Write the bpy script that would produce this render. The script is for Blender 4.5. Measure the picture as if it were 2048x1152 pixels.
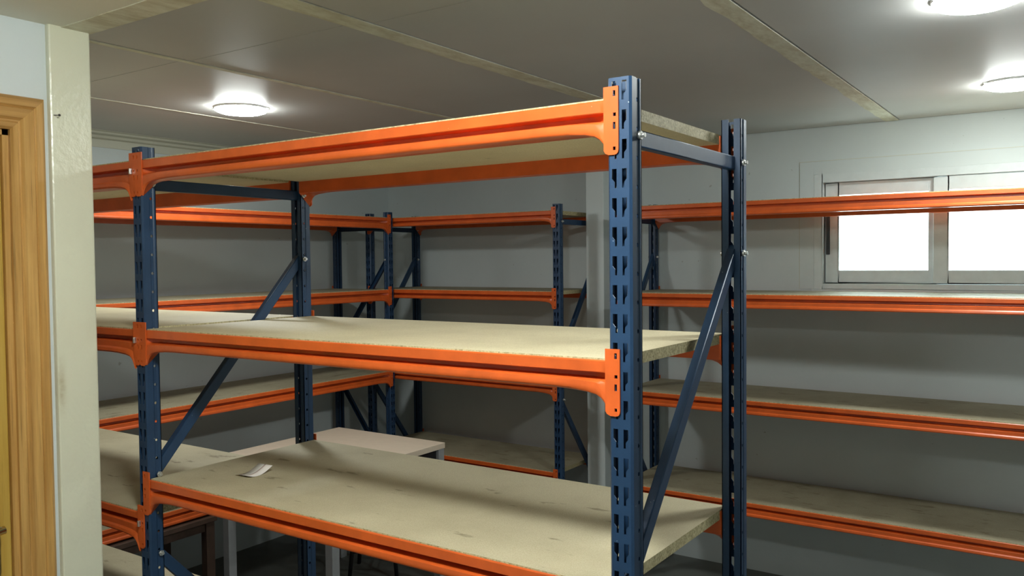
import bpy, bmesh, math, random
from mathutils import Vector, Matrix, noise as mnoise

random.seed(7)
scene = bpy.context.scene
for o in list(bpy.data.objects):
    bpy.data.objects.remove(o, do_unlink=True)
C = scene.collection

# ------------------------------------------------------------------ camera
H = 1.73                                     # eye height above the floor
YAW, PITCH, ROLL = math.radians(34.299), math.radians(1.890), math.radians(-0.576)
F_PX = 1691.1
fw = Vector((-math.sin(YAW), math.cos(YAW), 0)); rt = Vector((math.cos(YAW), math.sin(YAW), 0)); up = Vector((0, 0, 1))
f2 = fw*math.cos(PITCH) - up*math.sin(PITCH)
u2 = up*math.cos(PITCH) + fw*math.sin(PITCH)
r3 = rt*math.cos(ROLL) + u2*math.sin(ROLL)
u3 = u2*math.cos(ROLL) - rt*math.sin(ROLL)
cam_d = bpy.data.cameras.new('camera'); cam = bpy.data.objects.new('camera', cam_d); C.objects.link(cam)
m = Matrix((r3, u3, -f2)).transposed().to_4x4(); m.translation = (0, 0, H)
cam.matrix_world = m
cam_d.sensor_width = 36.0; cam_d.lens = 36.0*F_PX/2048.0
cam_d.clip_start = 0.02; cam_d.clip_end = 100
scene.camera = cam

# ------------------------------------------------------------------ world, exposure
w = bpy.data.worlds.new('overcast_sky'); scene.world = w; w.use_nodes = True
bg = w.node_tree.nodes['Background']; bg.inputs[0].default_value = (0.80, 0.97, 1.0, 1); bg.inputs[1].default_value = 1.9
vs = scene.view_settings
vs.view_transform = 'Standard'; vs.look = 'None'; vs.gamma = 1.0; vs.use_curve_mapping = False; vs.exposure = 1.90
LAMP_BACK, LAMP_FRONT = 34.0, 45.0   # radiance of the LED lamps: storeroom, entrance
LAMP_COL = (0.94, 1.0, 0.97)

# ------------------------------------------------------------------ key dimensions (metres, floor at z = 0)
ZC = 2.405          # ceiling
ZS = 2.335          # lower soffit over the entrance
YB = 4.575          # back wall
XL = -4.20          # left wall
XR = 1.5            # right wall
YF = -1.5           # wall behind the camera
XD = -2.180          # wall with the door
XP = -2.165         # face of the pillar at that wall's end
YP = 1.226          # end of the pillar

# ------------------------------------------------------------------ materials
def new_mat(name):
    mt = bpy.data.materials.new(name); mt.use_nodes = True
    nt = mt.node_tree; b = nt.nodes['Principled BSDF']
    return mt, nt, b
def N(nt, t, **kw):
    n = nt.nodes.new(t)
    for k, v in kw.items():
        if k in ('op', 'operation'): n.operation = v
        elif hasattr(n, k): setattr(n, k, v)
    return n
def coords(nt, scale=(1, 1, 1), kind='Object'):
    tc = N(nt, 'ShaderNodeTexCoord'); mp = N(nt, 'ShaderNodeMapping'); mp.inputs['Scale'].default_value = scale
    nt.links.new(tc.outputs[kind], mp.inputs['Vector']); return mp.outputs['Vector']
def noise(nt, vec, scale, detail=4, rough=0.55):
    n = N(nt, 'ShaderNodeTexNoise'); n.inputs['Scale'].default_value = scale; n.inputs['Detail'].default_value = detail; n.inputs['Roughness'].default_value = rough
    nt.links.new(vec, n.inputs['Vector']); return n.outputs['Fac']
def ramp(nt, fac, stops):
    r = N(nt, 'ShaderNodeValToRGB')
    while len(r.color_ramp.elements) < len(stops): r.color_ramp.elements.new(0.5)
    for e, (p, c) in zip(r.color_ramp.elements, stops):
        e.position = p; e.color = (*c, 1) if len(c) == 3 else c
    nt.links.new(fac, r.inputs['Fac']); return r.outputs['Color']
def mix(nt, fac, a, b, blend='MIX'):
    n = N(nt, 'ShaderNodeMix'); n.data_type = 'RGBA'; n.blend_type = blend
    def put(i, v):
        if isinstance(v, bpy.types.NodeSocket): nt.links.new(v, n.inputs[i])
        elif isinstance(v, (int, float)): n.inputs[i].default_value = v
        else: n.inputs[i].default_value = (*v, 1)
    put(0, fac); put(6, a); put(7, b); return n.outputs[2]
def bump(nt, b, h, strength, dist=0.002):
    n = N(nt, 'ShaderNodeBump'); n.inputs['Strength'].default_value = strength; n.inputs['Distance'].default_value = dist
    nt.links.new(h, n.inputs['Height']); nt.links.new(n.outputs['Normal'], b.inputs['Normal'])
def obj_random(nt, vec, amt=7.0):
    oi = N(nt, 'ShaderNodeObjectInfo'); mu = N(nt, 'ShaderNodeMath', op='MULTIPLY'); mu.inputs[1].default_value = amt
    nt.links.new(oi.outputs['Random'], mu.inputs[0])
    ad = N(nt, 'ShaderNodeVectorMath', op='ADD'); nt.links.new(vec, ad.inputs[0]); nt.links.new(mu.outputs[0], ad.inputs[1])
    return ad.outputs[0]

def mat_paint(name, base, rough, chip=None, var=0.12, chip_at=0.70):
    mt, nt, b = new_mat(name)
    v = obj_random(nt, coords(nt))
    n1 = noise(nt, v, 14)
    col = ramp(nt, n1, [(0.3, tuple(c*(1-var) for c in base)), (0.7, tuple(min(1, c*(1+var)) for c in base))])
    if chip:
        n2 = noise(nt, v, 95, 3, 0.6)
        f = ramp(nt, n2, [(chip_at, (0, 0, 0)), (chip_at+0.02, (1, 1, 1))])
        col = mix(nt, f, col, chip)
    nt.links.new(col, b.inputs['Base Color'])
    b.inputs['Roughness'].default_value = rough
    n3 = noise(nt, v, 60, 2); bump(nt, b, n3, 0.05)
    return mt
M = {}
M['orange'] = mat_paint('orange_paint', (0.66, 0.112, 0.019), 0.33, (0.72, 0.42, 0.25), chip_at=0.765)
M['blue'] = mat_paint('blue_paint', (0.0145, 0.044, 0.102), 0.40, (0.45, 0.5, 0.55), chip_at=0.745)

def mat_board(name, edge=False, tone=1.0, stain=0.69, dull=0.45):
    mt, nt, b = new_mat(name)
    v = obj_random(nt, coords(nt))
    if not edge:
        fine = noise(nt, v, 420, 2)
        col = ramp(nt, fine, [(p_, tuple(c_*tone for c_ in q_)) for p_, q_ in ((0.30, (0.54, 0.46, 0.29)), (0.5, (0.65, 0.575, 0.385)), (0.72, (0.72, 0.655, 0.46)))])
        big = noise(nt, v, 3.2, 5, 0.6)
        col = mix(nt, ramp(nt, big, [(0.40, (0, 0, 0)), (0.75, (dull, dull, dull))]), col, (0.36*tone, 0.30*tone, 0.18*tone))
        st = N(nt, 'ShaderNodeMapping'); st.inputs['Scale'].default_value = (4.5, 14, 8); nt.links.new(v, st.inputs['Vector'])
        spot = noise(nt, st.outputs[0], 1.5, 4, 0.62)
        col = mix(nt, ramp(nt, spot, [(stain, (0, 0, 0)), (stain+.05, (0.65, 0.65, 0.65))]), col, (0.17, 0.13, 0.07))
    else:
        fine = noise(nt, v, 190, 3, 0.65)
        col = ramp(nt, fine, [(0.30, (0.28, 0.22, 0.11)), (0.5, (0.50, 0.42, 0.23)), (0.72, (0.70, 0.62, 0.38))])
        bump(nt, b, fine, 0.5)
    nt.links.new(col, b.inputs['Base Color']); b.inputs['Roughness'].default_value = 0.62
    return mt
M['board'] = mat_board('particle_board'); M['board_edge'] = mat_board('particle_board_edge', True); M['board_used'] = mat_board('particle_board_used', False, .84, .635, .6); M['board_old'] = mat_board('particle_board_old', False, .58, .60, .7)

def mat_wall(name, base, dirt, rough=0.6, bstr=0.15):
    mt, nt, b = new_mat(name)
    v = coords(nt)
    n1 = noise(nt, v, 1.6, 5)
    col = ramp(nt, n1, [(0.35, base), (0.8, tuple(c*0.88 for c in base))])
    sp = noise(nt, v, 23, 3, 0.5)
    col = mix(nt, ramp(nt, sp, [(0.735, (0, 0, 0)), (0.76, (0.6, 0.6, 0.6))]), col, dirt)
    nt.links.new(col, b.inputs['Base Color']); b.inputs['Roughness'].default_value = rough
    bump(nt, b, noise(nt, v, 160, 3), bstr)
    return mt
M['wall'] = mat_wall('wall_paint_pale_grey', (0.61, 0.665, 0.665), (0.33, 0.33, 0.30))
M['wall_upper'] = mat_wall('wall_top_beige', (0.60, 0.60, 0.50), (0.42, 0.38, 0.26))
M['wall_white'] = mat_wall('wall_paint_white', (0.74, 0.80, 0.80), (0.55, 0.55, 0.5))

def mat_pillar():
    mt, nt, b = new_mat('pillar_cream_gloss')
    v = coords(nt)
    n1 = noise(nt, v, 2.2, 4)
    col = ramp(nt, n1, [(0.3, (0.83, 0.82, 0.64)), (0.75, (0.78, 0.77, 0.59))])
    # rusty run-down mark on the paint, with its own place on the pillar
    sep = N(nt, 'ShaderNodeSeparateXYZ'); nt.links.new(v, sep.inputs[0])
    def gauss(sock, c, s):
        a = N(nt, 'ShaderNodeMath', op='SUBTRACT'); a.inputs[1].default_value = c; nt.links.new(sock, a.inputs[0])
        d = N(nt, 'ShaderNodeMath', op='DIVIDE'); d.inputs[1].default_value = s; nt.links.new(a.outputs[0], d.inputs[0])
        p = N(nt, 'ShaderNodeMath', op='MULTIPLY'); nt.links.new(d.outputs[0], p.inputs[0]); nt.links.new(d.outputs[0], p.inputs[1])
        q = N(nt, 'ShaderNodeMath', op='MULTIPLY'); q.inputs[1].default_value = -1; nt.links.new(p.outputs[0], q.inputs[0])
        e = N(nt, 'ShaderNodeMath', op='EXPONENT'); nt.links.new(q.outputs[0], e.inputs[0]); return e.outputs[0]
    g1 = gauss(sep.outputs[1], 1.128, 0.010); g2 = gauss(sep.outputs[2], 1.42, 0.055)
    mm = N(nt, 'ShaderNodeMath', op='MULTIPLY'); nt.links.new(g1, mm.inputs[0]); nt.links.new(g2, mm.inputs[1])
    n2 = noise(nt, v, 70, 4)
    m2 = N(nt, 'ShaderNodeMath', op='MULTIPLY'); nt.links.new(mm.outputs[0], m2.inputs[0]); nt.links.new(n2, m2.inputs[1])
    col = mix(nt, m2.outputs[0], col, (0.42, 0.33, 0.16))
    nt.links.new(col, b.inputs['Base Color']); b.inputs['Roughness'].default_value = 0.24
    bump(nt, b, noise(nt, v, 55, 3), 0.5, 0.003)
    return mt
M['pillar'] = mat_pillar()

def mat_ceiling(name, base, rough):
    mt, nt, b = new_mat(name)
    v = coords(nt)
    col = ramp(nt, noise(nt, v, 2.0, 4), [(0.3, base), (0.75, tuple(c*0.92 for c in base))])
    nt.links.new(col, b.inputs['Base Color']); b.inputs['Roughness'].default_value = rough
    bump(nt, b, noise(nt, v, 9, 2), 0.04, 0.002); b.inputs['Specular IOR Level'].default_value = 0.28
    return mt
M['ceiling'] = mat_ceiling('ceiling_panel_lacquer', (0.60, 0.59, 0.57), 0.46)
M['soffit'] = mat_ceiling('soffit_cream', (0.86, 0.84, 0.72), 0.6)
def mat_plaster():
    mt, nt, b = new_mat('plaster_smear')
    v = coords(nt, (1, 0.35, 1))
    col = ramp(nt, noise(nt, v, 26, 6, 0.7), [(0.35, (0.60, 0.55, 0.40)), (0.55, (0.76, 0.74, 0.59)), (0.72, (0.86, 0.85, 0.72))])
    nt.links.new(col, b.inputs['Base Color']); b.inputs['Roughness'].default_value = 0.7
    bump(nt, b, noise(nt, v, 60, 4), 0.5); return mt
M['plaster'] = mat_plaster()
def mat_simple(name, base, rough=0.5, metal=0.0, var=0.08, sc=20):
    mt, nt, b = new_mat(name)
    col = ramp(nt, noise(nt, coords(nt), sc, 4), [(0.3, tuple(c*(1-var) for c in base)), (0.7, tuple(min(1, c*(1+var)) for c in base))])
    nt.links.new(col, b.inputs['Base Color']); b.inputs['Roughness'].default_value = rough; b.inputs['Metallic'].default_value = metal
    return mt
M['gap'] = mat_simple('ceiling_void', (0.07, 0.068, 0.055), 0.9)
M['zinc'] = mat_simple('zinc_steel', (0.72, 0.72, 0.70), 0.32, 0.9)
M['table_top'] = mat_simple('pinkish_melamine', (0.82, 0.68, 0.53), 0.45, var=0.03)
M['table_leg'] = mat_simple('grey_lacquer', (0.34, 0.35, 0.36), 0.5)
M['brown'] = mat_simple('dark_brown_wood', (0.075, 0.042, 0.028), 0.55, var=0.25)
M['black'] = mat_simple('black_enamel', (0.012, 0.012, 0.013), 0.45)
M['alu'] = mat_simple('white_lacquered_aluminium', (0.60, 0.65, 0.65), 0.4, var=0.05)
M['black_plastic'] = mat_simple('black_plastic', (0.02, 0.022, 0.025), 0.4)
M['brass'] = mat_simple('aged_brass', (0.28, 0.19, 0.07), 0.32, 0.9, 0.35, 60)
M['brass_bright'] = mat_simple('polished_brass', (0.80, 0.66, 0.34), 0.18, 1.0, 0.1, 40)
M['dark_metal'] = mat_simple('dark_nail', (0.05, 0.045, 0.04), 0.4, 0.6)
def mat_floor():
    mt, nt, b = new_mat('dark_floor')
    v = coords(nt)
    col = ramp(nt, noise(nt, v, 3, 6, 0.6), [(0.3, (0.11, 0.118, 0.105)), (0.75, (0.18, 0.19, 0.17))])
    nt.links.new(col, b.inputs['Base Color']); b.inputs['Roughness'].default_value = 0.45
    return mt
M['floor'] = mat_floor()
def mat_oak(name, base_l, base_d, axis):
    mt, nt, b = new_mat(name)
    sc = [55, 55, 55]; sc[axis] = 2.2
    v = coords(nt, tuple(sc))
    g = noise(nt, v, 1.0, 6, 0.62)
    col = ramp(nt, g, [(0.32, base_d), (0.5, tuple((a+c)/2 for a, c in zip(base_l, base_d))), (0.68, base_l)])
    sc2 = [200, 200, 200]; sc2[axis] = 5
    p = noise(nt, coords(nt, tuple(sc2)), 1.0, 2)
    col = mix(nt, ramp(nt, p, [(0.62, (0, 0, 0)), (0.72, (0.5, 0.5, 0.5))]), col, tuple(c*0.45 for c in base_d))
    nt.links.new(col, b.inputs['Base Color']); b.inputs['Roughness'].default_value = 0.28
    bump(nt, b, g, 0.12); return mt
M['oak_v'] = mat_oak('varnished_oak_upright', (0.72, 0.42, 0.13), (0.46, 0.23, 0.055), 2)
M['oak_h'] = mat_oak('varnished_oak_header', (0.62, 0.35, 0.11), (0.38, 0.185, 0.045), 1)
M['door'] = mat_oak('varnished_door_veneer', (0.66, 0.43, 0.09), (0.52, 0.31, 0.05), 2)
def mat_glass():
    mt, nt, b = new_mat('window_glass')
    b.inputs['Base Color'].default_value = (0.95, 1, 0.98, 1); b.inputs['Roughness'].default_value = 0.0
    b.inputs['Transmission Weight'].default_value = 1.0; b.inputs['IOR'].default_value = 1.05
    return mt
M['glass'] = mat_glass()
def mat_lamp(name, power):
    mt, nt, b = new_mat(name)
    b.inputs['Base Color'].default_value = (0.9, 0.9, 0.9, 1)
    b.inputs['Emission Color'].default_value = (*LAMP_COL, 1); b.inputs['Emission Strength'].default_value = power
    return mt
M['lamp'] = mat_lamp('led_diffuser', LAMP_BACK); M['lamp_front'] = mat_lamp('led_diffuser_entrance', LAMP_FRONT)
M['lamp_ring'] = mat_simple('lamp_ring_white', (0.8, 0.8, 0.78), 0.35, var=0.02)
def mat_paper():
    mt, nt, b = new_mat('printed_paper')
    tc = N(nt, 'ShaderNodeTexCoord'); sep = N(nt, 'ShaderNodeSeparateXYZ'); nt.links.new(tc.outputs['Object'], sep.inputs[0])
    col = ramp(nt, sep.outputs[1], [(0.0, (0.85, 0.78, 0.73)), (0.026, (0.85, 0.78, 0.73)), (0.0265, (0.34, 0.20, 0.16)), (0.0305, (0.34, 0.20, 0.16)), (0.031, (0.86, 0.84, 0.80))])
    nt.links.new(col, b.inputs['Base Color']); b.inputs['Roughness'].default_value = 0.55; return mt
M['paper'] = mat_paper()

# ------------------------------------------------------------------ mesh helpers
class MB:
    def __init__(s): s.v = []; s.f = []; s.mi = []; s.sm = []
    def face(s, pts, mi=0, smooth=False):
        i = len(s.v); s.v += [tuple(p) for p in pts]; s.f.append(tuple(range(i, i+len(pts)))); s.mi.append(mi); s.sm.append(smooth)
    def box(s, x0, x1, y0, y1, z0, z1, mi=0, side_mi=None):
        p = [(x0, y0, z0), (x1, y0, z0), (x1, y1, z0), (x0, y1, z0), (x0, y0, z1), (x1, y0, z1), (x1, y1, z1), (x0, y1, z1)]
        for k, q in enumerate(((3, 2, 1, 0), (4, 5, 6, 7), (0, 1, 5, 4), (1, 2, 6, 5), (2, 3, 7, 6), (3, 0, 4, 7))):
            s.face([p[j] for j in q], mi if (k < 2 or side_mi is None) else side_mi)
    def prism(s, poly, axis, a, b, mi=0, smooth=False):
        # poly: (u,v) counter-clockwise list, extruded along axis between a and b
        def P(u, v, t): return {0: (t, u, v), 1: (u, t, v), 2: (u, v, t)}[axis]
        n = len(poly)
        for k in range(n):
            (u0, v0), (u1, v1) = poly[k], poly[(k+1) % n]
            s.face([P(u0, v0, a), P(u1, v1, a), P(u1, v1, b), P(u0, v0, b)], mi, smooth)
        s.face([P(u, v, a) for u, v in reversed(poly)], mi); s.face([P(u, v, b) for u, v in poly], mi)
    def tube(s, p0, p1, r, n=10, mi=0, caps=True, r1=None):
        p0, p1 = Vector(p0), Vector(p1); d = (p1-p0).normalized()
        a = d.orthogonal().normalized(); b = d.cross(a); r1 = r if r1 is None else r1
        A = [p0 + (a*math.cos(2*math.pi*k/n)+b*math.sin(2*math.pi*k/n))*r for k in range(n)]
        B = [p1 + (a*math.cos(2*math.pi*k/n)+b*math.sin(2*math.pi*k/n))*r1 for k in range(n)]
        for k in range(n): s.face([A[k], A[(k+1) % n], B[(k+1) % n], B[k]], mi, True)
        if caps: s.face(A[::-1], mi); s.face(B, mi)
    def mesh(s, name, mats, bevel=0, merge=True):
        me = bpy.data.meshes.new(name); bm = bmesh.new()
        vs_ = [bm.verts.new(p) for p in s.v]
        for f, mi, sm in zip(s.f, s.mi, s.sm):
            fc = bm.faces.new([vs_[i] for i in f]); fc.material_index = mi; fc.smooth = sm
        if merge: bmesh.ops.remove_doubles(bm, verts=bm.verts, dist=1e-5)
        if bevel:
            bmesh.ops.bevel(bm, geom=[e for e in bm.edges if len(e.link_faces) == 2 and e.calc_face_angle(0) > 0.6], offset=bevel, segments=2, profile=0.5, affect='EDGES', clamp_overlap=True)
        if merge: bmesh.ops.recalc_face_normals(bm, faces=bm.faces)
        bm.to_mesh(me); bm.free()
        for mt in mats: me.materials.append(mt)
        return me
def link(name, data, parent=None, loc=(0, 0, 0), rot=(0, 0, 0)):
    o = bpy.data.objects.new(name, data); C.objects.link(o); o.parent = parent; o.location = loc; o.rotation_euler = rot
    return o
def tag(o, label=None, cat=None, group=None, kind=None):
    if label: o['label'] = label
    if cat: o['category'] = cat
    if group: o['group'] = group
    if kind: o['kind'] = kind
    return o
def struct(name, mb, mats, label, bevel=0):
    return tag(link(name, mb.mesh(name, mats, bevel)), label, name.split('_')[0], kind='structure')

# ------------------------------------------------------------------ the setting
b = MB(); b.box(XL-.2, XR+.2, YF-.2, YB+.3, -.08, 0); struct('floor', b, [M['floor']], 'dark grey floor of the storeroom')

# back wall with the window opening
WX0, WX1, WZ0, WZ1 = -1.195, -0.02, 1.562, 2.160
b = MB()
b.box(XL-.2, WX0, YB, YB+.16, 0, ZC+.1); b.box(WX1, XR+.2, YB, YB+.16, 0, ZC+.1)
b.box(WX0, WX1, YB, YB+.16, 0, WZ0); b.box(WX0, WX1, YB, YB+.16, WZ1, ZC+.1)
wall_back = struct('wall_back', b, [M['wall']], 'pale grey painted wall with the sliding window')
# flush casing board around the window, only a hairline proud of the wall
b = MB(); cx0, cx1, cz1 = -1.268, 0.05, 2.229
b.box(cx0, WX0, YB-.004, YB+.02, WZ0, cz1); b.box(WX1, cx1, YB-.004, YB+.02, WZ0, cz1); b.box(WX0, WX1, YB-.004, YB+.02, WZ1, cz1)
link('window_casing', b.mesh('window_casing', [M['wall']], .0012), wall_back)
b = MB(); e_ = .003
b.box(cx0-e_, WX0, YB-.0012, YB+.01, WZ0, cz1+e_); b.box(WX1, cx1+e_, YB-.0012, YB+.01, WZ0, cz1+e_); b.box(WX0, WX1, YB-.0012, YB+.01, WZ1, cz1+e_)
link('sealant_line', b.mesh('sealant_line', [M['wall_upper']]), wall_back)
b = MB(); b.box(XL-.2, XL, YF-.2, YB, 0, ZC+.1); struct('wall_left', b, [M['wall']], 'pale grey wall behind the long rack with its end in the corner')
b = MB(); b.box(XR, XR+.2, YF-.2, YB, 0, ZC+.1); struct('wall_right', b, [M['wall']], 'pale grey wall on the window room side')
b = MB(); b.box(XD-.2, XR, YF-.2, YF, 0, ZC+.1); struct('wall_front', b, [M['wall_white']], 'white wall opposite the window wall')
# wall that closes the room left of the pillar (hidden side of the partition)
b = MB(); b.box(XL, XD-.2, YP-.35, YP-.23, 0, ZC+.1); struct('wall_partition', b, [M['wall_white']], 'white partition wall behind the cream pillar')

# column between the two racks on the back wall
b = MB(); b.box(-2.41, -2.295, 4.30, YB, 0, ZC-.002)
struct('column', b, [M['wall_white']], 'pale square column against the back wall between two racks', .004)

# door wall + pillar
DY0, DY1, DZ = 0.215, 1.021, 2.060
b = MB()
b.box(XD-.2, XD, YF, DY0, 0, ZS+.02); b.box(XD-.2, XD, DY1, YP-.10, 0, ZS+.02); b.box(XD-.2, XD, DY0, DY1, DZ, ZS+.02)
struct('wall_entrance', b, [M['wall_white']], 'white wall around the oak door')
b = MB(); b.box(XP-.24, XP, YP-.108, YP, 0, ZS+.02)
struct('pillar', b, [M['pillar']], 'glossy cream painted pillar next to the oak door frame', .005)

# soffit (lower ceiling over the entrance)
b = MB(); b.box(XL, XR, YF, YP+.004, ZS, ZC+.02)
soffit = struct('ceiling_soffit', b, [M['soffit']], 'cream lower ceiling over the entrance')
def ragged_strip(x0, x1, y0, y1, z, along, seed, amp=.006, ragged_side=0, t=.0022):
    """thin trowelled plaster strip under a ceiling, one long side ragged"""
    mb = MB(); n = 60; rows = []
    a0, a1 = (y0, y1) if along == 1 else (x0, x1)
    for k in range(n+1):
        s_ = a0 + (a1-a0)*k/n
        e = (mnoise.noise(Vector((s_*9, seed, 0))) + .6*mnoise.noise(Vector((s_*27, seed+5, 0))))*amp
        lo, hi = (x0, x1) if along == 1 else (y0, y1)
        if ragged_side == 0: lo += e
        else: hi += e
        rows.append((s_, lo, hi))
    for k in range(n):
        (sa, la, ha), (sb, lb, hb) = rows[k], rows[k+1]
        def P(s_, w_, zz): return (w_, s_, zz) if along == 1 else (s_, w_, zz)
        q = [P(sa, la, z-t), P(sa, ha, z-t), P(sb, hb, z-t), P(sb, lb, z-t)]
        mb.face(q)
        mb.face([P(sa, la, z), P(sa, la, z-t), P(sb, lb, z-t), P(sb, lb, z)]); mb.face([P(sa, ha, z-t), P(sa, ha, z), P(sb, hb, z), P(sb, hb, z-t)])
    return mb
mb = ragged_strip(XP-.02, XR, YP-.075, YP+.004, ZS, 0, 3.1, .008)
link('plaster_strip', mb.mesh('plaster_strip', [M['plaster']]), soffit)

# ceiling: void above, panels with open joints, plaster cover strips
b = MB(); b.box(XL-.2, XR+.2, YP, YB+.1, ZC+.012, ZC+.1)
ceil = struct('ceiling', b, [M['gap']], 'grey panelled ceiling with plaster smeared joints')
px = [-4.115, -3.333, -2.486, -1.685, -0.780, 0.120, 1.020, XR-.01]
rows = [YP+.004, 1.730, YB-.012]
G = .006
for i in range(len(px)-1):
    off = [0, 0, .02, .05, .03, .0, .0][i]
    for j in range(2):
        y0 = rows[j] + (off if j else 0); y1 = rows[j+1] + (off if j == 0 else 0)
        g_j = .0026
        mb = MB(); mb.box(px[i]+G/2, px[i+1]-G/2, y0+g_j/2, y1-g_j/2, ZC, ZC+.012)
        link('ceiling_panel', mb.mesh('ceiling_panel', [M['ceiling']], .0006), ceil)
for x, wd, amp, seed in ((-1.685, .078, .007, 1.7), (-0.780, .066, .009, 4.4), (-2.486, .026, .005, 8.2), (-3.333, .012, .003, 2.9), (0.120, .07, .008, 6.1), (1.020, .07, .008, 7.7)):
    mb = ragged_strip(x-G/2-wd, x-G/2, YP+.006, YB-.013, ZC, 1, seed, amp)
    link('plaster_strip', mb.mesh('plaster_strip', [M['plaster']]), ceil)
# stepped cornice along the left wall, beige band under it
prof = [(XL, ZC-.075), (XL+.006, ZC-.075), (XL+.010, ZC-.036), (XL+.030, ZC-.030), (XL+.036, ZC-.018), (XL+.070, ZC-.013), (XL+.074, ZC-.004), (XL+.092, ZC-.001), (XL+.092, ZC+.01), (XL, ZC+.01)]
b = MB(); b.prism(prof, 1, YP-.23, YB, 0)
struct('trim_1', b, [M['wall_upper']], 'stepped beige cornice where ceiling meets the long wall')
# ------------------------------------------------------------------ window (sliding, two sashes)
def rect_frame(mb, x0, x1, z0, z1, wl, wr, wb, wt, y0, y1):
    mb.box(x0, x0+wl, y0, y1, z0, z1); mb.box(x1-wr, x1, y0, y1, z0, z1)
    mb.box(x0+wl, x1-wr, y0, y1, z0, z0+wb); mb.box(x0+wl, x1-wr, y0, y1, z1-wt, z1)
win = tag(link('window_1', None, None, (WX0, YB, WZ0)), 'white aluminium sliding window with two bright panes', 'window', kind='structure')
def wpart(name, mb, mats, parent=win, bevel=0):
    me = mb.mesh(name, mats, bevel); me.transform(Matrix.Translation((-WX0, -YB, -WZ0))); return link(name, me, parent)
mb = MB(); rect_frame(mb, WX0, WX1, WZ0, WZ1, .042, .042, .028, .042, YB-.004, YB+.09); wpart('window_frame', mb, [M['alu']], bevel=.002)
sx = -0.607
def sash(x0, x1, y0, y1, wl, wr):
    mb = MB(); z0, z1 = WZ0+.033, WZ1-.047
    rect_frame(mb, x0, x1, z0, z1, wl, wr, .064, .062, y0, y1); s_ = wpart('sash', mb, [M['alu']], bevel=.003)
    g = MB(); ym = (y0+y1)/2; g.box(x0+wl-.004, x1-wr+.004, ym-.002, ym+.002, z0+.060, z1-.058); wpart('pane', g, [M['glass']], s_)
    return s_
s1 = sash(WX0+.047, sx-.004, YB+.042, YB+.070, .066, .045)
s2 = sash(-0.630, WX1-.040, YB+.008, YB+.036, .066, .066)
mb = MB(); mb.box(-1.142, -1.124, YB+.030, YB+.044, 1.742, 1.985); wpart('sash_handle', mb, [M['black_plastic']], s1, .003)
mb = MB(); rect_frame(mb, WX0+.004, WX1-.004, WZ0+.004, WZ1-.004, .062, .062, .050, .062, YB+.074, YB+.084); wpart('gap_shade_backing', mb, [M['black_plastic']])  # dark backing added behind the sashes, supplies the shade lines in their gaps
# window sill
mb = MB(); mb.box(WX0-.01, WX1+.01, YB-.012, YB+.10, WZ0-.014, WZ0); wpart('window_sill', mb, [M['alu']], bevel=.002)

# ------------------------------------------------------------------ door
door = tag(link('door_1', None, None, (XD, DY1, 0)), 'varnished oak door with moulded frame and brass lever handle', 'door', kind='structure')
def dpart(name, mb, mats, parent=door, bevel=0):
    me = mb.mesh(name, mats, bevel); me.transform(Matrix.Translation((-XD, -DY1, 0))); return link(name, me, parent)
# moulded architrave: profile u = distance from the opening outward (0..0.085), h = height off the wall
prof = [(0, 0), (0, .012), (.006, .017), (.016, .018), (.020, .012), (.024, .012), (.030, .019), (.052, .022), (.056, .017), (.060, .021), (.074, .021), (.082, .014), (.085, .006), (.085, 0)]
def arch_v(sign, y_in):
    mb = MB(); n = len(prof)
    for k in range(n):
        (ua, ha), (ub, hb) = prof[k], prof[(k+1) % n]
        ya, yb = y_in+sign*ua, y_in+sign*ub
        mb.face([(XD+ha, ya, 0), (XD+hb, yb, 0), (XD+hb, yb, DZ+ub), (XD+ha, ya, DZ+ua)])
    return mb
dpart('architrave', arch_v(1, DY1), [M['oak_v']]); dpart('architrave', arch_v(-1, DY0), [M['oak_v']])
mb = MB(); n = len(prof)
for k in range(n):
    (ua, ha), (ub, hb) = prof[k], prof[(k+1) % n]
    mb.face([(XD+ha, DY0-ua, DZ+ua), (XD+hb, DY0-ub, DZ+ub), (XD+hb, DY1+ub, DZ+ub), (XD+ha, DY1+ua, DZ+ua)])
dpart('door_header', mb, [M['oak_h']])
mb = MB(); mb.box(XD-.2, XD+.002, DY1-.014, DY1+.004, 0, DZ+.004); mb.box(XD-.2, XD+.002, DY0-.004, DY0+.014, 0, DZ+.004); mb.box(XD-.2, XD+.002, DY0, DY1, DZ-.014, DZ+.004)
mb.box(XD-.11, XD-.049, DY1-.030, DY1-.010, 0, DZ); mb.box(XD-.11, XD-.049, DY0+.010, DY0+.030, 0, DZ); mb.box(XD-.11, XD-.049, DY0, DY1, DZ-.030, DZ-.010)
dpart('jamb', mb, [M['oak_v']])
mb = MB(); mb.box(XD-.048, XD-.006, DY0+.0145, DY1-.0145, .008, DZ-.0145)
leaf = dpart('door_leaf', mb, [M['door']], bevel=.004)
mb = MB()
def rounded_rect(y0, y1, z0, z1, r, n=5):
    pts = []
    for cy, cz, a0 in ((y1-r, z0+r, -90), (y1-r, z1-r, 0), (y0+r, z1-r, 90), (y0+r, z0+r, 180)):
        for k in range(n+1):
            a = math.radians(a0+90*k/n); pts.append((cy+r*math.cos(a), cz+r*math.sin(a)))
    return pts
mb.prism(rounded_rect(.926, .979, .968, 1.194, .014), 0, XD-.009, XD-.004)
dpart('handle_plate', mb, [M['brass']], leaf)
mb = MB(); mb.tube((XD-.005, .957, 1.098), (XD+.045, .957, 1.098), .009, 14)
mb.tube((XD+.040, .969, 1.096), (XD+.046, .85, 1.088), .010, 14, r1=.008)
mb.tube((XD-.004, .957, 1.098), (XD+.006, .957, 1.098), .017, 18)
dpart('lever_handle', mb, [M['brass_bright']], leaf)
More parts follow.
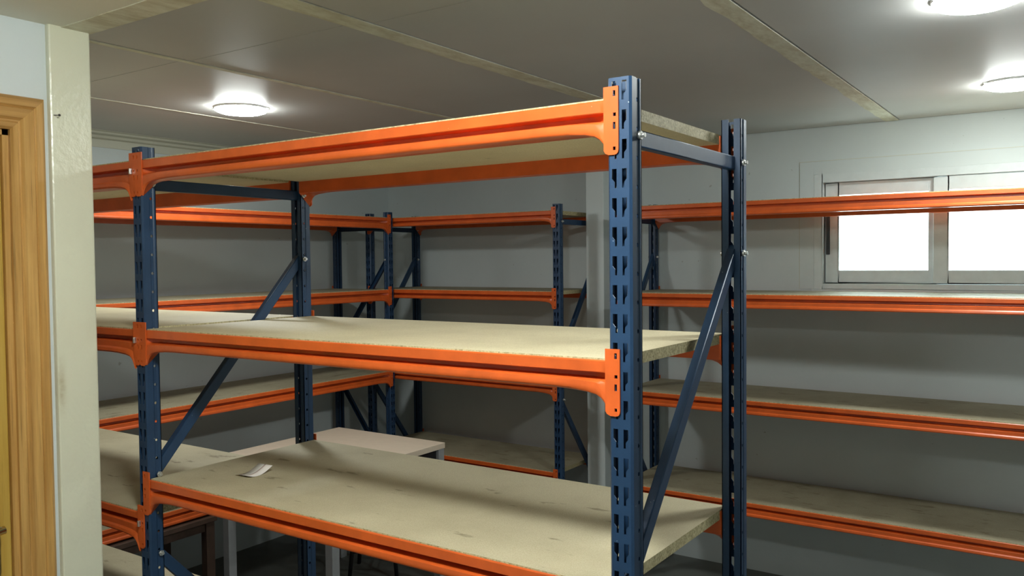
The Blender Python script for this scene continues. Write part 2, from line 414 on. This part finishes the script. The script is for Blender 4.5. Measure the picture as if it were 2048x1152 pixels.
for z in (1.180, .988):
    mb = MB(); mb.tube((XD-.004, .953, z), (XD-.0025, .953, z), .0045, 10); dpart('screw', mb, [M['brass_bright']], leaf)
mb = MB(); mb.tube((XD-.0045, .953, 1.034), (XD-.0030, .953, 1.034), .006, 12); dpart('keyhole', mb, [M['black']], leaf)

# nail in the pillar
mb = MB(); n0 = Vector((XP-.01, YP-.100, 2.109)); n1 = Vector((XP+.020, YP-.096, 2.106)); mb.tube(n0, n1, .0011, 8); mb.tube(n1, n1+Vector((.0015, 0, 0)), .0032, 10)
tag(link('nail', mb.mesh('nail', [M['dark_metal']])), 'small dark nail sticking out of the cream pillar', 'nail')

# ------------------------------------------------------------------ racks
UP_H = 2.041; UW = .045; UD = .040
def strip(mb, pa, pb, holes=None, ztop=UP_H, pitch=.05):
    """vertical sheet strip from plan point pa to pb; holes: function(z0) -> rows [(zl, zh, [(ul0,ur0,ul1,ur1)...])] per cell"""
    pa, pb = Vector((*pa, 0)), Vector((*pb, 0)); L = (pb-pa).length
    def P(u, z): p = pa + (pb-pa)*(u/L); return (p.x, p.y, z)
    if not holes: mb.face([P(0, 0), P(L, 0), P(L, ztop), P(0, ztop)]); return
    n = int(ztop/pitch + 1e-6); zprev = 0
    for k in range(n+1):
        for zl, zh, hs in holes(k*pitch):
            if zh > ztop: continue
            if zl > zprev + 1e-7: mb.face([P(0, zprev), P(L, zprev), P(L, zl), P(0, zl)])
            ub, ut = 0, 0
            for a0, b0, a1, b1 in hs:
                mb.face([P(ub, zl), P(a0, zl), P(a1, zh), P(ut, zh)]); ub, ut = b0, b1
            mb.face([P(ub, zl), P(L, zl), P(L, zh), P(ut, zh)])
            zprev = zh
    mb.face([P(0, zprev), P(L, zprev), P(L, ztop), P(0, ztop)])
def web_holes(z):
    # two columns of key-hole slots, narrow feet towards the middle
    a, b_, c, d = .0040, .0130, .0235, .0325
    return [(z+.002, z+.012, [(b_-.004, b_, b_-.004, b_), (c, c+.004, c, c+.004)]),
            (z+.012, z+.018, [(b_-.004, b_, a, b_), (c, c+.004, c, d)]),
            (z+.018, z+.035, [(a, b_, a, b_), (c, d, c, d)])]
def flange_holes(z):
    m_, r_ = .004, .0036; z = z+.004
    return [(z-r_, z-r_*.45, [(m_-r_*.45, m_+r_*.45, m_-r_, m_+r_)]), (z-r_*.45, z+r_*.45, [(m_-r_, m_+r_, m_-r_, m_+r_)]), (z+r_*.45, z+r_, [(m_-r_, m_+r_, m_-r_*.45, m_+r_*.45)])]
def make_upright():
    mb = MB()
    poly = [(.0165, UD), (0, UD), (0, .034), (.002, .031), (.002, .023), (0, .020), (0, .004), (.004, 0),
            (UW-.004, 0), (UW, .004), (UW, .020), (UW-.002, .023), (UW-.002, .031), (UW, .034), (UW, UD), (UW-.0165, UD)]
    for k in range(len(poly)-1):
        h = web_holes if k == 7 else (flange_holes if k in (3, 11) else None)
        strip(mb, poly[k], poly[k+1], h)
    return mb.mesh('upright', [M['blue']], merge=False)
UPRIGHT = make_upright()
def make_foot():
    mb = MB(); mb.box(-.012, UW+.012, -.012, UD+.03, 0, .004); mb.tube((UW/2, UD+.016, .004), (UW/2, UD+.016, .012), .006, 6); return mb.mesh('foot_plate', [M['blue']], .001)
FOOT = make_foot()

def make_beam(L, tall=False):
    """beam from x=0 to L, front face at y=0 (outside), top at z=0, with a rolled groove and flared ends"""
    P = [(.046, 0), (.002, 0), (0, -.002), (0, -.0205), (.0020, -.0220), (.0290, -.0228), (.0300, -.0280), (.0290, -.0332), (.0030, -.0348), (-.0015, -.0365), (-.0022, -.0430), (-.0022, -.0490), (0, -.0525), (.004, -.0545), (.046, -.0545)]
    if tall:      # deeper section used on the long spans, with a rounded lower lip
        P = [(.046, 0), (.002, 0), (0, -.002), (0, -.0180), (.0020, -.0195), (.0290, -.0203), (.0300, -.0260), (.0290, -.0318), (.0030, -.0334), (.0005, -.0350), (.0005, -.0500), (-.0040, -.0545), (-.0050, -.0620), (-.002, -.0665), (.046, -.0665)]
    low = 8
    xs = [(0, .040, .05), (.004, .031, .18), (.009, .022, .38), (.016, .014, .60), (.026, .008, .82), (.045, .004, 1), (.080, .001, 1), (.120, 0, 1)]
    st = xs + [(L-x, d, g) for x, d, g in reversed(xs)]
    mb = MB(); rings = []
    for x, d, g in st:
        r_ = []
        for k, (y, z) in enumerate(P):
            if k >= low:
                t = (k-low)/(len(P)-1-low)
                if k < len(P)-1: z = z - d*min(1, .18 + t*1.5)
            if 4 <= k <= 8: y = y*g + 0
            r_.append((x, y, z))
        rings.append(r_)
    for a in range(len(rings)-1):
        A, B = rings[a], rings[a+1]
        for k in range(len(P)-1):
            mb.face([A[k], A[k+1], B[k+1], B[k]], 0, True)
    # end caps close the tube
    mb.face(rings[0][::-1]); mb.face(rings[-1])
    # inner wall so that the beam is a closed box section
    for a in range(len(rings)-1): mb.face([rings[a][-1], rings[a][0], rings[a+1][0], rings[a+1][-1]])
    me = mb.mesh('beam', [M['orange']])
    for p in me.polygons: p.use_smooth = True
    me.set_sharp_from_angle(angle=math.radians(32)) if hasattr(me, 'set_sharp_from_angle') else None
    return me
def make_connector(mirror, tail):
    """plate on the upright's face; x runs from the beam end (0) outward over the upright; z=0 at beam top"""
    mb = MB(); t = .003; W_ = .0225; ztop, zbot = .021, -.096
    def quad(u0, u1, z0, z1): mb.box(u0, u1, -t, 0, z0, z1)
    holes = [(.012, .017, .004, .014), (.012, .018, -.030, -.024), (.012, .017, -.052, -.040), (.012, .017, -.088, -.082)]
    zs = sorted({zbot+.008, ztop} | {h[2] for h in holes} | {h[3] for h in holes})
    for z0, z1 in zip(zs[:-1], zs[1:]):
        hh = [h for h in holes if h[2] <= z0+1e-6 and h[3] >= z1-1e-6]
        if hh: quad(-.006, hh[0][0], z0, z1); quad(hh[0][1], W_, z0, z1)
        else: quad(-.006, W_, z0, z1)
    r_ = .008; z0 = zbot+.008
    poly = [(-.006+.010, zbot), (W_-r_, zbot)] + [(W_-r_+r_*math.sin(a), z0-r_*math.cos(a)) for a in (math.pi/6, math.pi/3)] + [(W_, z0), (-.006, z0), (-.003, zbot+.003)]
    mb.prism(poly, 1, -t, 0)
    if tail: mb.prism([(.006, zbot-.010), (.014, zbot-.012), (.017, zbot), (.004, zbot)], 1, -t, 0)
    me = mb.mesh('connector', [M['orange']])
    if mirror:
        me.transform(Matrix.Scale(-1, 4, (1, 0, 0))); me.flip_normals()
    return me
CON_R, CON_L = make_connector(False, False), make_connector(True, False)
def make_pin():
    mb = MB(); mb.box(-.0035, .0035, -.0075, 0, -.014, .002); return mb.mesh('locking_pin', [M['zinc']], .0012)
PIN = make_pin()
def make_brace(p0, p1):
    """channel brace in the frame's plane (local y,z), 30 mm deep web facing +x"""
    a, b_ = Vector((0, *p0)), Vector((0, *p1)); d = (b_-a).normalized(); n_ = Vector((1, 0, 0)).cross(d)
    mb = MB(); hw = .015; t = .0018; dx = .009
    c_ = .0022; lo_, hi_ = a-d*.012, b_+d*.012
    prof_ = [(-hw, -dx), (-hw, dx-c_), (-hw+c_*.35, dx-c_*.35), (-hw+c_, dx), (hw-c_, dx), (hw-c_*.35, dx-c_*.35), (hw, dx-c_), (hw, -dx), (hw-t, -dx), (hw-t, dx-c_), (hw-c_, dx-t), (-hw+c_, dx-t), (-hw+t, dx-c_), (-hw+t, -dx)]
    A = [lo_ + n_*u + Vector((x, 0, 0)) for u, x in prof_]; B = [hi_ + n_*u + Vector((x, 0, 0)) for u, x in prof_]; k_ = len(prof_)
    for i in range(k_): mb.face([A[i], A[(i+1) % k_], B[(i+1) % k_], B[i]], 0, i in (1, 2, 4, 5))
    for i in (0, 1, 2, 3, 4, 5, 6):
        j = (k_-1-i, k_-2-i) if i < 7 else None
        mb.face([A[i], A[i+1], A[j[1]], A[j[0]]]); mb.face([B[i+1], B[i], B[j[0]], B[j[1]]])
    return mb.mesh('brace', [M['blue']])
def make_bolt():
    mb = MB(); mb.tube((UW/2+.0002, 0, 0), (UW/2+.0055, 0, 0), .0078, 6); mb.tube((UW/2+.0055, 0, 0), (UW/2+.012, 0, 0), .0042, 8)
    mb.tube((-UW/2-.005, 0, 0), (UW/2+.0002, 0, 0), .0050, 8); return mb.mesh('bolt', [M['zinc']])
BOLT = make_bolt()
def make_board(x0, x1, y0, y1, t=.022, mat='board'):
    mb = MB(); mb.box(0, x1-x0, 0, y1-y0, -t, 0, 0, 1); return mb.mesh('shelf_board', [M[mat], M['board_edge']])

def rack(label, loc, rotz, clear, levels, depth, high_at_rear=True, pin_bays=(), boards=None, tall=(False, False)):
    """clear: clear span of each bay; levels: list of beam-top heights for each bay"""
    root = tag(link('shelving_rack', None, None, loc, (0, 0, rotz)), label, 'shelving rack')
    xs = [0.0]
    for c in clear: xs.append(xs[-1] + UW + c)
    zig = [(None, 1.943), ('hi', 1.740), ('lo', 1.160), ('lo', .944), ('hi', .364)]
    for x in xs:
        for rear in (False, True):
            u = link('upright', UPRIGHT, root, (x+UW, depth, 0) if rear else (x, 0, 0), (0, 0, math.pi) if rear else (0, 0, 0))
            md = u.modifiers.new('sheet', 'SOLIDIFY'); md.thickness = .0018; md.offset = -1
            link('foot_plate', FOOT, u)
        ya, yb = .030, depth-.030
        hi, lo = (yb, ya) if high_at_rear else (ya, yb)
        for p0, p1 in (((ya, 1.943), (yb, 1.943)), ((hi, 1.740), (lo, 1.160)), ((lo, .944), (hi, .364)), ((ya, .18), (yb, .18))):
            br = link('brace', make_brace(p0, p1), root, (x+UW/2, 0, 0))
            for q in (p0, p1): link('bolt', BOLT, br, (0, q[0], q[1]))
    for i, c in enumerate(clear):
        bm_ = make_beam(c, tall[i]); x0 = xs[i] + UW
        for j, z in enumerate(levels[i]):
            bd = make_board(0, c-.006, .004, depth-.004, mat=boards[j] if boards else 'board_old')
            for rear in (False, True):
                bo = link('beam', bm_, root, (x0+c, depth, z) if rear else (x0, 0, z), (0, 0, math.pi if rear else 0))
                link('connector', CON_R, bo, (c, -.0004, 0)); link('connector', CON_L, bo, (0, -.0004, 0))
                if not rear and i in pin_bays: link('locking_pin', PIN, bo, (c+.006, -.0034, -.022)); 
            link('shelf_board', bd, root, (x0+.003, .004, z+.003))
    return root
LV = [2.005, 1.553, 1.150]
rack('blue and orange double rack with bare boards standing free in the room', (-3.557, 1.3076, 0), 0, [1.389, 1.389],
     [[2.005, 1.553, 1.055, .575], LV], .588, True, (0,), ['board', 'board', 'board_used', 'board_used'], (True, False))
WALL_LV = [2.004, 1.550, 1.032, .530]
rack('blue and orange rack in the corner beside the pale column, four boards', (-3.909, 4.033, 0), 0, [1.389], [WALL_LV], .50)
rack('blue and orange rack running under the window, dark stained boards', (-2.105, 4.033, 0), 0, [2.30], [WALL_LV], .50, tall=(True,))
rack('blue and orange rack along the long wall behind the table', (-3.655, 4.022-2.29, 0), math.pi/2, [2.20], [WALL_LV], .50, False, tall=(True,))

# ------------------------------------------------------------------ table, bench, stool
t = tag(link('table', None, None, (-3.24, 3.10, 0)), 'table with pinkish pale top and grey legs behind the free-standing rack', 'table')
mb = MB(); mb.box(-.40, .40, -.42, .412, .727, .757); link('tabletop', mb.mesh('tabletop', [M['table_top']], .002), t)
for sx_ in (-1, 1):
    for sy_ in (-1, 1):
        mb = MB(); mb.box(-.023, .023, -.023, .023, 0, .727); link('leg', mb.mesh('leg', [M['table_leg']], .002), t, (sx_*.372, sy_*.387, 0))
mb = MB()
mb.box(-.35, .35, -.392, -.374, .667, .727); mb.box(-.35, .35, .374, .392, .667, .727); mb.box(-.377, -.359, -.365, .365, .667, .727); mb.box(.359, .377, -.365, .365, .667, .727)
link('apron', mb.mesh('apron', [M['black']]), t)  # black colour stands in for the shade under the tabletop

t = tag(link('bench', None, None, (-3.865, 2.365, 0)), 'low dark brown bench pushed under the lowest board along the long wall', 'bench')
mb = MB(); mb.box(-.20, .235, -.29, .29, .428, .454); link('seat', mb.mesh('seat', [M['brown']], .003), t)
for sx_ in (-.17, .205):
    for sy_ in (-.255, .255):
        mb = MB(); mb.box(-.022, .022, -.024, .024, 0, .428); link('leg', mb.mesh('leg', [M['brown']], .002), t, (sx_, sy_, 0))
for sx_ in (-.17, .205):
    mb = MB(); mb.box(-.009, .009, -.235, .235, .383, .428); link('rail', mb.mesh('rail', [M['brown']]), t, (sx_, 0, 0))

t = tag(link('stool', None, None, (-3.26, 3.42, 0), (0, 0, math.radians(33))), 'small black metal stool under the pale table', 'stool')
mb = MB(); mb.tube((0, 0, .43), (0, 0, .455), .15, 24); link('seat', mb.mesh('seat', [M['black']], .004), t)
for sx_ in (-1, 1):
    for sy_ in (-1, 1):
        mb = MB(); mb.tube((sx_*.13, sy_*.13, 0), (sx_*.09, sy_*.09, .435), .011, 10); link('leg', mb.mesh('leg', [M['black']]), t)
mb = MB()
for a, c in (((1, 1), (1, -1)), ((1, -1), (-1, -1)), ((-1, -1), (-1, 1)), ((-1, 1), (1, 1))):
    mb.tube((a[0]*.116, a[1]*.116, .15), (c[0]*.116, c[1]*.116, .15), .006, 8)
link('stretcher', mb.mesh('stretcher', [M['black']]), t)

# curled scrap of printed paper on the lower board
mb = MB(); n = 14; zb = LV[2]+.003
L_, Wd = .084, .054
prev = None
for k in range(n+1):
    s_ = k/n; xx = L_*s_; zz = .0006 + .040*max(0, (abs(s_-.36)-.06))**1.6
    row = [(xx, 0, zz), (xx, Wd, zz)]
    if prev: mb.face([prev[0], row[0], row[1], prev[1]], 0, True)
    prev = row
pp = link('paper_scrap', mb.mesh('paper_scrap', [M['paper']]), None, (-1.850, 1.455, zb), (0, 0, math.radians(94)))
md = pp.modifiers.new('thickness', 'SOLIDIFY'); md.thickness = .0004; md.offset = 1
tag(pp, 'curled scrap of printed white paper on the lower board', 'paper')

# ------------------------------------------------------------------ round LED ceiling lamps
def lamp(x, y, z, label, mat='lamp', group=None):
    o = tag(link('ceiling_lamp', None, None, (x, y, z)), label, 'ceiling lamp', group)
    mb = MB(); n = 40; R0, R1 = .109, .113
    pr = [(R0, -.006), (R0+.001, -.0085), (R1-.001, -.0075), (R1, -.002), (R1, .001)]
    for k in range(n):
        a, c = 2*math.pi*k/n, 2*math.pi*(k+1)/n
        for (ra, za), (rb, zb_) in zip(pr[:-1], pr[1:]):
            mb.face([(ra*math.cos(a), ra*math.sin(a), za), (ra*math.cos(c), ra*math.sin(c), za), (rb*math.cos(c), rb*math.sin(c), zb_), (rb*math.cos(a), rb*math.sin(a), zb_)], 0, True)
    link('trim_ring', mb.mesh('trim_ring', [M['lamp_ring']]), o)
    mb = MB()
    dp = 1.0 if mat == 'lamp' else 4.2         # the entrance lamp is a deep opal dome
    rings = [(R0, -.006), (R0*.96, -.010-.007*dp), (R0*.80, -.010-.0135*dp), (R0*.48, -.010-.0178*dp), (.012, -.010-.019*dp)]
    for k in range(n):
        a, c = -2*math.pi*k/n, -2*math.pi*(k+1)/n
        for (ra, za), (rb, zb_) in zip(rings[:-1], rings[1:]):
            mb.face([(ra*math.cos(a), ra*math.sin(a), za), (ra*math.cos(c), ra*math.sin(c), za), (rb*math.cos(c), rb*math.sin(c), zb_), (rb*math.cos(a), rb*math.sin(a), zb_)], 0, True)
    mb.face([(.012*math.cos(-2*math.pi*k/n), .012*math.sin(-2*math.pi*k/n), -.010-.019*dp) for k in range(n)])
    link('diffuser', mb.mesh('diffuser', [M[mat]], merge=False), o)
    for a in (0.6, 0.6+math.pi):
        mb = MB(); ca, sa = math.cos(a), math.sin(a)
        mb.tube((ca*R1*.98, sa*R1*.98, -.007), (ca*(R1+.012), sa*(R1+.012), -.005), .005, 8); link('spring_clip', mb.mesh('spring_clip', [M['lamp_ring']]), o)
    return o
lamp(-3.055, 2.400, ZC, 'round lit ceiling lamp above the back of the free-standing rack')
lamp(-0.245, 2.530, ZC, 'round lit ceiling lamp on the panel with the blurred window reflection')
lamp(-0.245, 3.850, ZC, 'round lit ceiling lamp close to the window wall')
lamp(-0.700, 0.660, ZS, 'round lit opal lamp in the lower ceiling before the free-standing rack', 'lamp_front')
